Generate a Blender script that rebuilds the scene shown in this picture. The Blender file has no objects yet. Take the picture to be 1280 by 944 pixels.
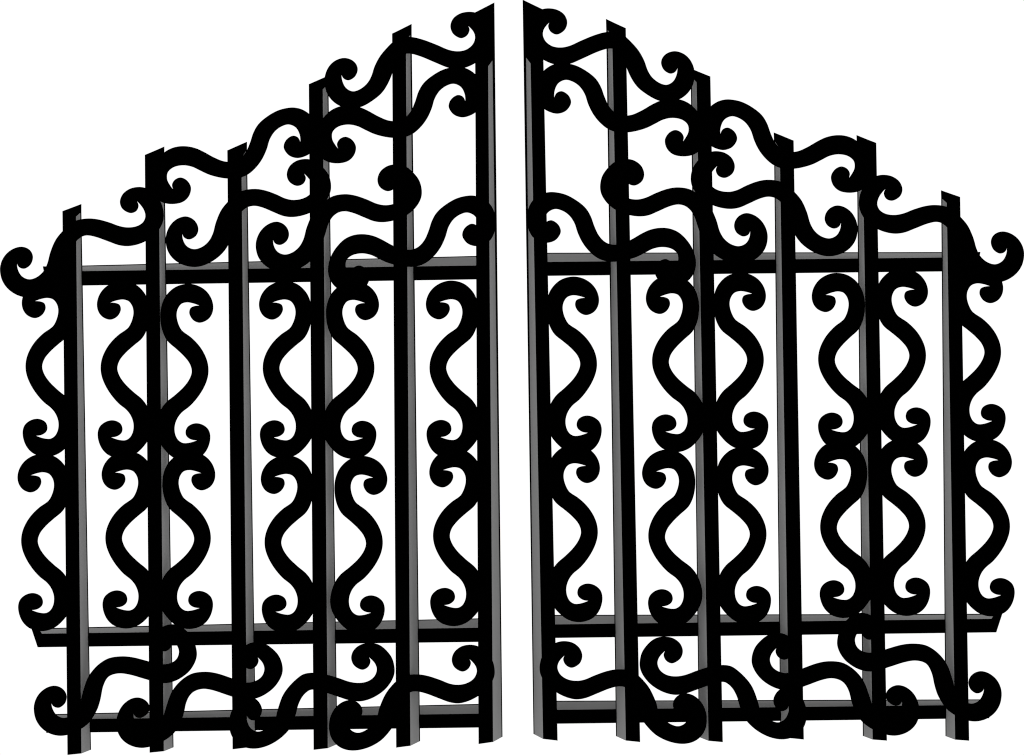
import bpy, math
import numpy as np
from mathutils import Vector, Matrix
from mathutils.geometry import tessellate_polygon

# ------------------------------------------------------------------ scene, camera, light
scene = bpy.context.scene
C = scene.collection
world = bpy.data.worlds.new("World"); scene.world = world
world.use_nodes = True
bg = world.node_tree.nodes["Background"]
bg.inputs["Color"].default_value = (1, 1, 1, 1)      # plain white studio surround
bg.inputs["Strength"].default_value = 1.03
scene.render.engine = 'CYCLES'; scene.cycles.filter_width = 1.1     # crisp edges
vs = scene.view_settings
vs.view_transform = 'Standard'; vs.look = 'None'; vs.exposure = 0; vs.gamma = 1

PXM = 300.0            # drawing units per metre in the middle of the gate
DIST = 20.0
PITCH = math.radians(12)
CEN = Vector((0, 0, 1.62))
fwd = Vector((0, math.cos(PITCH), -math.sin(PITCH)))
rgt = Vector((1, 0, 0)); up = rgt.cross(fwd)
CAMP = CEN - fwd * DIST
cd = bpy.data.cameras.new("camera"); cam = bpy.data.objects.new("camera", cd); C.objects.link(cam)
cam.location = CAMP
cam.rotation_euler = (math.pi / 2 - PITCH, 0, 0)
cd.sensor_width = 36; cd.lens = 36 * PXM * DIST / 1280; cd.clip_end = 500
scene.camera = cam

def paint(name, rgb, rough, var, bump=0.0):
    m = bpy.data.materials.new(name); m.use_nodes = True
    nt = m.node_tree; b = nt.nodes["Principled BSDF"]
    b.inputs["Roughness"].default_value = rough
    b.inputs["Specular IOR Level"].default_value = 0.0
    tc = nt.nodes.new("ShaderNodeTexCoord"); n = nt.nodes.new("ShaderNodeTexNoise")
    n.inputs["Scale"].default_value = 22; n.inputs["Detail"].default_value = 5
    r = nt.nodes.new("ShaderNodeValToRGB")
    lo, hi = [c * (1 - var) for c in rgb], [c * (1 + var) for c in rgb]
    r.color_ramp.elements[0].position = .3; r.color_ramp.elements[0].color = (*lo, 1)
    r.color_ramp.elements[1].position = .7; r.color_ramp.elements[1].color = (*hi, 1)
    nt.links.new(tc.outputs["Object"], n.inputs["Vector"])
    nt.links.new(n.outputs["Fac"], r.inputs["Fac"]); nt.links.new(r.outputs["Color"], b.inputs["Base Color"])
    return m
BLACK = paint("black_enamel", (.0001, .0001, .0001), .9, .3)
GREY = paint("grey_flank_top", (.232, .232, .232), .8, .015)  # even grey given to bar flanks and rail tops; fronts are black

# ------------------------------------------------------------------ a leaf frame: u along the leaf, v to its back, z up
TH = math.radians(15)          # both leaves stand slightly open towards the viewer
class Leaf:
    def __init__(s, side):
        s.side = side                                   # -1 left, 1 right
        hinge = Vector((side * 1.86, 0, 0))
        s.mat = Matrix.Translation(hinge) @ Matrix.Rotation(TH * side, 4, 'Z')
        s.inv = s.mat.inverted()
        s.root = None
    def px(s, x, y):
        """drawing coordinates of the left leaf -> those of this leaf (the right leaf is its turned mirror image)"""
        if s.side < 0: return x, y
        return -1.00037 * x + .0258378 * y + 1271.424, .0261777 * x + .999709 * y - 19.672
    def at(s, x, y, v, raw=False):
        if not raw: x, y = s.px(x, y)
        d = fwd * (PXM * DIST) + rgt * (x - 640) - up * (y - 472)
        o = s.inv @ CAMP; d = s.inv.to_3x3() @ d
        t = (v - o.y) / d.y
        return o + d * t

def link(name, verts, faces, mats, idx, parent):
    me = bpy.data.meshes.new(name); me.from_pydata(verts, [], faces)
    for m in mats: me.materials.append(m)
    for p, i in zip(me.polygons, idx): p.material_index = i
    me.validate(); me.update()
    import bmesh
    bm = bmesh.new(); bm.from_mesh(me); bmesh.ops.recalc_face_normals(bm, faces=bm.faces); bm.to_mesh(me); bm.free()
    o = bpy.data.objects.new(name, me); C.objects.link(o); o.parent = parent
    return o

DB = 36 / PXM          # depth of the upright bars
DR = 40 / PXM          # depth of the rails

def lerp(a, b, t): return (a[0] + (b[0] - a[0]) * t, a[1] + (b[1] - a[1]) * t)

def bar(L, FLt, FRt, BRt, FLb, FRb, BRb, gF, gB, strip):
    """upright bar: front face FL-FR, visible flank FR-BR, drawing coordinates; gF, gB: where the grey of the flank starts"""
    V = []; F = []; I = []
    def P(p, v): V.append(L.at(p[0], p[1], v)); return len(V) - 1
    BLt = (FLt[0] + BRt[0] - FRt[0], FLt[1] + BRt[1] - FRt[1] + .3)
    BLb = (FLb[0] + BRb[0] - FRb[0], FLb[1] + BRb[1] - FRb[1])
    wt = abs(BRt[0] - FRt[0]); wb = abs(BRb[0] - FRb[0])
    kt, kb = 1 - strip * 1.5 / wt, 1 - 1.25 / wb
    fl, fr, bl, br = P(FLt, 0), P(FRt, 0), P(BLt, DB), P(BRt, DB)
    fl2, fr2, bl2, br2 = P(FLb, 0), P(FRb, 0), P(BLb, DB), P(BRb, DB)
    mt = lerp(FRt, BRt, kt); mb = lerp(FRb, BRb, kb)
    # flank: front strip (.25), main, rear strip
    e0 = P(gF, 0); e1 = P(lerp(gF, gB, kt), DB * kt); e2 = P(gB, DB)
    t1 = P(mt, DB * kt); b1 = P(mb, DB * kb)
    def face(f, i): F.append(f); I.append(i)
    face((fl, fl2, fr2, e0, fr), 0)
    face((bl, br, e2, br2, bl2), 0)
    face((fl, bl, bl2, fl2), 0)
    face((fl, fr, t1, br, bl), 0)
    face((fl2, bl2, br2, b1, fr2), 0)
    face((fr, e0, e1, t1), 0); face((t1, e1, e2, br), 0)
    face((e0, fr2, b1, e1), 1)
    face((e1, b1, br2, e2), 0)
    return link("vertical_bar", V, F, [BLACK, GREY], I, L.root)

def rail(L, ends, tipF, tipB, gx, strip=1.25):
    """flat rail behind the bars. ends: (x, back y, front top y, bottom y) at two stations; tipF/tipB outer end"""
    (x0, b0, f0, u0), (x1, b1, f1, u1) = ends
    v0, v1 = DB + .002, DB + .002 + DR
    at = lambda a, b, x: a + (b - a) * (x - x0) / (x1 - x0)
    V = []; F = []; I = []
    def P(x, y, v): V.append(L.at(x, y, v, raw=True)); return len(V) - 1
    xe = 606 if L.side < 0 else 684
    yb = lambda x: at(b0, b1, x); yf = lambda x: at(f0, f1, x); yu = lambda x: at(u0, u1, x)
    k = 1 - strip / abs(yb((x0 + x1) / 2) - yf((x0 + x1) / 2)); vk = v0 + (v1 - v0) * k
    ft = lerp(tipF, tipB, .68)
    s = -L.side
    a = P(*tipF, v0); a2 = P(*ft, v0); a3 = P(*tipB, v1); a4 = P(tipF[0] + 2 * s, tipF[1] - 6, v1)
    g0 = P(gx, yf(gx), v0); gm = gx - 3.4 * s; gb = gx - 5 * s
    g1 = P(gm, yb(gm) + strip, vk); g2 = P(gb, yb(gb), v1)
    c0 = P(xe, yf(xe), v0); c1 = P(xe, yb(xe) + strip, vk); c2 = P(xe, yb(xe), v1)
    d0 = P(xe, yu(xe), v0)
    V.append(Vector((V[d0].x, v1, V[d0].z))); d1 = len(V) - 1
    def face(f, i): F.append(f); I.append(i)
    face((a, d0, c0, g0, a2), 0)                    # front
    face((g0, c0, c1, g1), 1)                       # grey top
    face((g1, c1, c2, g2), 0)                       # black rear edge
    face((a2, g0, g1, g2, a3), 0)                   # black end of the top
    face((a, a2, a3, a4), 0)
    face((a3, g2, c2, d1, a4), 0)
    face((a, a4, d1, d0), 0)
    face((c0, d0, d1, c2, c1), 0)
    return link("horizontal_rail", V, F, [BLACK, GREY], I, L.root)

# ------------------------------------------------------------------ scroll outlines ('c' marks a sharp corner)
SV = [(452,570.4),(464,572.6),(474,578.6),(481,588),(483.8,599),(482,608.5),(476.5,615.5),(467,618.8),(459,615.3),(454.4,607),(455.8,600.6),(459.8,598.4),(467.6,597.6,'c'),(458.4,594.4),(451,593.4),(444,595.6),(439.4,602),(438,610),(440,620),(444,628),(448,631.6),(456,637.3),(466,647.5),(473,658.5),(477,669.5),(478,680),(476.4,690),(471.6,701.5),(464,713.2),(454.6,723.6),(445,731.2),(439.4,738.4),(436,748),(436.4,758),(440,765.4),(446,769.4),(454,769.2),(464.6,765.9,'c'),(456.6,764.6),(451.6,761),(450,756),(452,749.6),(457,746),(464,744.8),(472,747.2),(478,752.6),(480.4,760),(479.4,770),(475,780),(468,787.2),(459,791),(450,792),(441,790.3),(432,785.6),(422,775.4),(415.2,764),(412.8,752),(414.6,739),(419,727.6),(426,718),(437,709),(448,698.6),(455,688.6),(457.6,679.6),(455,670),(447.6,660.4),(438,651.4),(427.4,642),(422,632.4),(418.8,620),(418.2,607),(420.2,595.6),(425.6,584.4),(437,574.2)]
ST = [(227.4,290.6,'c'),(229.6,296),(233,298.6),(238,299.2),(244.6,295.2),(247.6,288),(245.8,280),(240,273.6),(231.6,270.8),(222,273.4),(214,280.2),(208.8,290),(207.2,301),(210,314),(217.2,324),(228.5,331),(243,333.8),(256,331.4),(269,324.4),(279,315.4),(286.4,304),(292.4,287.6),(296.6,274),(302,264.8),(309.5,259.2),(318,257.4),(328,259.4),(342,265.2),(354,270),(364.5,271.4),(376,270),(388,266),(399,259.6),(408,250),(412.8,240),(413.4,230),(410.5,219),(404,210),(396,203),(388.5,199.8),(380,199),(370,201.4),(362,208),(358.6,218),(361.6,227),(371,232.4),(378.8,230),(382,223),(379,216,'c'),(384.4,221.2),(389.2,228.2),(390.8,235.8),(387.2,243),(378,248.4),(366,250.2),(356,248.2),(344,242.8),(330,238),(317.5,236.4),(303,238.6),(293,244.4),(284.2,253),(276.4,263),(270,278),(266,292.5),(260.6,302),(252,309),(242,311.7),(233.4,308.2),(228.6,300.4)]
SU = [(217.6,238.7,'c'),(215.2,231),(218.8,224.6),(225.3,222.2),(233,225.6),(238.2,234),(236.5,244.2),(229.5,252),(218.4,255),(206,254),(197,249.3),(189.8,240),(187,228.6),(188.6,216),(193.6,204.6),(201.8,194),(209,188),(219,184),(230.5,183),(242.5,185),(253,189.4),(267,197),(280,202),(292,202),(300.6,197.8),(307.8,189.4),(312.8,178),(316.8,166),(322.8,155.6),(333,146.4),(347,138.3),(361,134.9),(369,134.9),(378,137.4),(388.2,144.6),(394.2,155),(396.3,168),(394.2,181.4),(389,190.8),(380,196),(371,197.6),(361,194),(354.8,184.5),(357.4,175.6),(365.2,170),(371.8,171.9),(375.6,179,'c'),(374.8,168.6),(370,159.6),(361,155.7),(352,158.2),(343.4,164.4),(337,174.2),(333,187),(327,199.8),(318.4,211),(308.6,219),(297,223),(284.6,223.3),(273.4,221.7),(261,218.2),(249.6,212.9),(240.4,208.6),(228.8,206.7),(216.9,209.3),(209.4,215.8),(208.6,224.6),(212.6,232.5)]

def spline(pts, n=5):
    N = len(pts); out = []
    P = [(p[0], p[1]) for p in pts]; sharp = [len(p) > 2 for p in pts]
    def tang(i):
        a, b, c = P[i - 1], P[i], P[(i + 1) % N]
        d0 = math.dist(a, b) ** .5 + 1e-9; d1 = math.dist(b, c) ** .5 + 1e-9
        w = []
        for k in (0, 1):
            w.append((b[k] - a[k]) / d0 - (c[k] - a[k]) / (d0 + d1) + (c[k] - b[k]) / d1)
        return w
    for i in range(N):
        j = (i + 1) % N
        p, q = P[i], P[j]; d = math.dist(p, q) ** .5
        t0 = [0, 0] if sharp[i] else [x * d for x in tang(i)]
        t1 = [0, 0] if sharp[j] else [x * d for x in tang(j)]
        if sharp[i]: t0 = [(1.5 * (q[k] - p[k]) - .5 * t1[k]) for k in (0, 1)]
        if sharp[j]: t1 = [(1.5 * (q[k] - p[k]) - .5 * t0[k]) for k in (0, 1)]
        for s in range(n):
            t = s / n; t2 = t * t; t3 = t2 * t
            out.append(tuple((2*t3-3*t2+1)*p[k] + (t3-2*t2+t)*t0[k] + (-2*t3+3*t2)*q[k] + (t3-t2)*t1[k] for k in (0, 1)))
    return out

def affine(src, dst):
    """least-squares affine map carrying the landmarks of a traced scroll onto those of another one"""
    A = np.c_[np.array(src, dtype=float), np.ones(len(src))]
    m = np.linalg.lstsq(A, np.array(dst, dtype=float), rcond=None)[0]
    return lambda p: (m[0, 0]*p[0] + m[1, 0]*p[1] + m[2, 0], m[0, 1]*p[0] + m[1, 1]*p[1] + m[2, 1])
def rigid(src, dst):
    """the turn or turned mirror image (scale 1) that best carries one set of landmarks onto the other"""
    a, b = np.array(src, dtype=float), np.array(dst, dtype=float)
    a, b = a[[0, 1, 3, 4, 5]], b[[0, 1, 3, 4, 5]]      # the arch tops are too flat to place sideways
    ca, cb = a.mean(0), b.mean(0)
    u, _, vt = np.linalg.svd((a - ca).T @ (b - cb))
    R = u @ vt
    return lambda p: tuple(float(t) for t in (np.array(p) - ca) @ R + cb)

def bend(src, dst, lam=60.0):
    """the affine map plus a smoothed thin-plate bend that takes up what is left at the landmarks"""
    f = affine(src, dst)
    base = np.array([f(p) for p in src]); n = len(src)
    def U(a, b):
        r2 = ((a[:, None, :] - b[None, :, :]) ** 2).sum(-1)
        return np.where(r2 > 1e-9, r2 * np.log(r2 + 1e-12) * .5, 0)
    A = np.zeros((n + 3, n + 3)); A[:n, :n] = U(base, base) + lam * np.eye(n)
    A[:n, n] = 1; A[:n, n + 1:] = base; A[n, :n] = 1; A[n + 1:, :n] = base.T
    w = np.linalg.solve(A, np.r_[np.array(dst) - base, np.zeros((3, 2))])
    def g(p):
        q = np.array([f(p)]); r = q + U(q, base) @ w[:n] + w[n] + q @ w[n + 1:]
        return float(r[0, 0]), float(r[0, 1])
    return g

LV = [(467,618.8),(466,597.4),(451,593.4),(478,680),(464,744.8),(463,766.4),(447.5,769.6)]
VS = [
 [(44,398),(45,376.6),(59,372.8),(32.2,458),(45,524),(46,545.4),(59.4,548.8)],
 [(138,399.8),(139,378.4),(153,374.6),(126,460),(138.6,526),(140,547.4),(153.4,550.6)],
 [(249.4,403.6),(248.4,382),(234.4,378),(260.4,464),(246,529.8),(245,551.4),(232,554.2)],
 [(340.6,399.8),(341.4,378.4),(355.6,374.6),(328.8,460),(341.4,526),(342.6,547.4),(356,550.8)],
 [(456.6,400.6),(455.6,379),(442,375.2),(467.6,461),(453.6,526.8),(452.6,548),(439.6,551.2)],
 [(549,399.4),(550.2,378),(563.6,374.2),(537.2,460),(549.6,525.6),(551,547),(564.6,550.2)],
 [(39,615.8),(39.4,594.4),(53.6,590.8),(26.6,676),(39.4,742),(40.4,763.2),(54,767)],
 [(144,612.4),(144.6,591.2),(159,587.4),(132,673),(144.6,738.6),(146,759.8),(159.4,763.6)],
 [(252,613),(251,591.6),(237,587.8),(263,674),(249.4,739.4),(248.4,760.6),(235.6,763.8)],
 [(343,617.8),(343.6,596.4),(357.6,592.8),(331,678.4),(343.6,744),(345,765.2),(358.4,769)],
 LV,
 [(553.6,609.4),(554.2,588),(568.6,584.2),(541.6,670),(554,735.8),(555.6,757),(569,760.6)],
]
T = dict(c1=(227.4,290.6), r1=(247.8,287.6), t1=(231.6,270.8), l1=(207.4,300), b1=(243,333.8), ib=(242,311.6), at=(318,236.4), ia=(318,257.4),
         vu=(366,250), vl=(364,271.2), ro=(413.4,232), ir=(390.8,235.6), c2=(379,216), t2=(380,199), bl=(358.6,218), bb=(371,232.4),
         u0=(266,293), u1=(270,278), u2=(276.4,263), u3=(284.2,253), u4=(293,244.4), w0=(285.5,306), w1=(279,315.4), w2=(269,324.4), w3=(291.3,291), w4=(296.6,274), w5=(302,264.8), w6=(309.5,259.2))
TS = [
 dict(c1=(21,328), r1=(41,322), t1=(25,308.8), ib=(36,349.4), at=(110,273.4), ia=(109,294.4), vu=(160,284.2), vl=(159,307.6), ir=(181.8,270), c2=(170,250.4), t2=(172,234), bl=(150,252.4), l1=(.3,337), u0=(59.3,329.8), u1=(63.3,314.8), u2=(69.7,299.8), u3=(77.5,289.8), u4=(86.3,281.2), w0=(81,345.5), w1=(75,355.5), w2=(64,363.5), w3=(84.6,327.8), w4=(89.9,310.8), w5=(95.3,301.6), w6=(102.8,296.0)),
 T,
 dict(c1=(341,298), r1=(361,293.6), t1=(345,277.4), l1=(320,306.5), ib=(355.4,318.4), at=(431.6,243), ia=(431,264.2), vu=(481,256.6), vl=(477,277.6), ro=(526.8,239), t2=(493,205.7), bl=(472,225), bb=(484,239), u0=(379.4,299.7), u1=(383.4,284.7), u2=(389.8,269.7), u3=(397.6,259.7), u4=(406.4,251.1), w0=(398.9,312.7), w1=(392.4,322.1), w2=(382.4,331.1), w3=(404.7,297.7), w4=(410.0,280.7), w5=(415.4,271.5), w6=(422.9,265.9)),
 dict(c1=(426.4,91.4), r1=(447,87), t1=(429.6,72.8), ib=(440.6,114.6), at=(516.3,46.8), ia=(515,67.7), vu=(571.6,64), vl=(571,86.4), ir=(593.8,47.3), c2=(584.1,31.5), t2=(584.3,15.1), bl=(563.2,32.7), bb=(576.4,48.1), ro=(616,45), u0=(463.8,97), u1=(468.6,82.5), u2=(475.8,69.5), u3=(485,58.5), w0=(483.5,107), w1=(477,116.4), w2=(467,124.8), w3=(490.6,90.5)),
 dict(c1=(63.4,877), r1=(83,871), t1=(66.6,857.8), l1=(42.6,885), b1=(75,919.8), ib=(79,898), at=(153.5,821), ia=(150.5,841.8), vl=(208,853.8), vu=(206,830.5), ro=(245,813), ir=(223.6,813.5), c2=(212.4,797.4), t2=(212,781), bb=(206,814.6), u1=(103,868), u2=(109,849), u3=(116,838), u4=(126,828.5), w0=(119.5,890.5), w3=(124.5,877), w4=(128.2,859), w5=(133.5,848), w6=(140.5,843.6), w1=(111.5,903.5), w2=(101.5,911)),
 dict(r1=(187,886), t1=(171,872.6), l1=(146,901), b1=(177,935), at=(257.5,840.4), ia=(254.5,861), vl=(311,874.5), ro=(352.4,833), ir=(330.4,836), c2=(320,820), t2=(316.5,803.4), bb=(313,836.6), u1=(207,887), u2=(213,868.5), u3=(220,857), u4=(230,847.8), w3=(228.6,894.5), w4=(232.2,879), w5=(237.2,869.4), w6=(244.5,863.6), w1=(215.5,918.5), w2=(205,926)),
 dict(r1=(327.6,887.5), l1=(286.8,902), ib=(322,915), b1=(319,935.8), at=(391.5,841.4), ia=(390,862), vu=(449,853.6), vl=(449,876.8), ro=(492.8,835), ir=(471,836.5), c2=(460,820.6), t2=(460.5,804), bl=(439.2,822), bb=(453,837.6), u1=(346.8,889), u2=(353,870.5), u3=(360,859.5), u4=(370.6,849), w3=(369.2,894.5), w4=(373,880.5), w5=(378.4,870.4), w6=(385.2,864.4), w1=(358.5,915.5), w2=(348,925)),
 dict(t1=(437,875.6), l1=(411.8,904), b1=(443.6,938.2), ib=(447.4,916.6), r1=(453,889), at=(522.5,843.4), ia=(520.5,864.4), vu=(573,856), vl=(573,879.2), ro=(618,838), ir=(596,839), c2=(585.6,823), t2=(585.2,806.4), bl=(564.8,825), bb=(578.4,839.8), u1=(474,886), u2=(481.5,868.5), u3=(489,858), w1=(488,912.5), w2=(477,925.5)),
]
US = [(0, 0), (206.2, -50.9), (223.2, 110.1)]

scrolls = []
for d in VS: f = rigid(LV, d); scrolls.append([f(p) for p in spline(SV)])
for d in TS:
    ks = list(d); f = bend([T[k] for k in ks], [d[k] for k in ks]); scrolls.append([f(p) for p in spline(ST)])
for dx, dy in US: scrolls.append([(x + dx, y + dy) for x, y in spline(SU)])

def scroll(L, pts, k):
    t = 1.4 / PXM
    vf, vb = -t - (k % 6) * .0004, .0004 + (k % 6) * .0003
    fr = [L.at(x - .2, y + .1, vf) for x, y in pts]
    n = len(fr)
    tris = tessellate_polygon([[Vector((p.x, p.z, 0)) for p in fr]])
    # the outline is the front edge: the back one follows it straight through the iron
    V = fr + [Vector((p.x, vb, p.z)) for p in fr]
    F = [tuple(tr) for tr in tris] + [tuple(n + i for i in reversed(tr)) for tr in tris]
    F += [(i, (i + 1) % n, n + (i + 1) % n, n + i) for i in range(n)]
    return link("scroll", V, F, [BLACK], [0] * len(F), L.root)

#        FLt            FRt            BRt            FLb           FRb           BRb           gF            gB         strip
BARS = [((78,264),     (95,257.6),    (101.8,255),   (84.3,943.8), (101.8,942),  (113.8,937.2),(95,271),     (101.8,264.6), 1.0),
        ((181,193.7),  (198.4,186.4), (205.5,183.2), (187,941),    (204.8,939.2),(217,934.2),  (198.4,200.5),(205.5,193),   1.0),
        ((284.1,188.1),(301.6,180.3), (308.8,177.2), (290.7,936.8),(309,934.6),  (320,929.6),  (301.8,197.6),(308.8,187),   1.0),
        ((386,105.3),  (403.4,97.7),  (410.6,94.4),  (392,937.5),  (409.8,935.4),(421.8,930.2),(403.5,112),  (410.6,104),   1.0),
        ((490.1,42.1), (507.3,33.7),  (514.6,29.9),  (495.2,934.7),(513,932.4),  (525.2,926.4),(507.4,51),   (514.6,41.5),  1.3),
        ((593.6,15.7), (609.2,7.7),   (618,3.1),     (598.2,930.2),(616.3,927.6),(628.2,921),  (610.2,83),   (618.7,71.5),  2.2)]
RAILS = {-1: [(((103,332,339,356.4), (595,320,332,349.4)), (58,357.8), (53.5,333), 64),
              (((111,784,791.4,808.6), (597,773,784.8,802.6)), (47,809.2), (39,785.2), 52.4),
              (((120,891.4,898.7,915.6), (597,880,892.2,909.6)), (58,916.3), (50.5,893), 64)],
          1: [(((684,316,327.6,345), (1178,315.2,322,339.6)), (1221,339), (1225.6,315), 1214),
              (((694,768.7,780.6,797.6), (1180,767.4,774.4,791.4)), (1245.4,790.6), (1253,767.2), 1239.2),
              (((696,876,887.4,904.8), (1181,874.4,881.6,898.5)), (1236.4,898), (1244,875), 1230)]}

for side, name in ((-1, "left"), (1, "right")):
    L = Leaf(side)
    r = bpy.data.objects.new("gate_leaf", None); C.objects.link(r)
    r.matrix_world = L.mat
    r["label"] = ("left-hand black wrought iron gate leaf with scrollwork, its tallest bar on its right side" if side < 0 else
                  "right-hand black wrought iron gate leaf with scrollwork, its tallest bar on its left side")
    r["category"] = "gate"
    r["group"] = "two leaves of the wrought iron double gate"
    L.root = r
    for b in BARS: bar(L, *b)
    for rl in RAILS[side]: rail(L, *rl)
    for k, pts in enumerate(scrolls): scroll(L, pts, k)
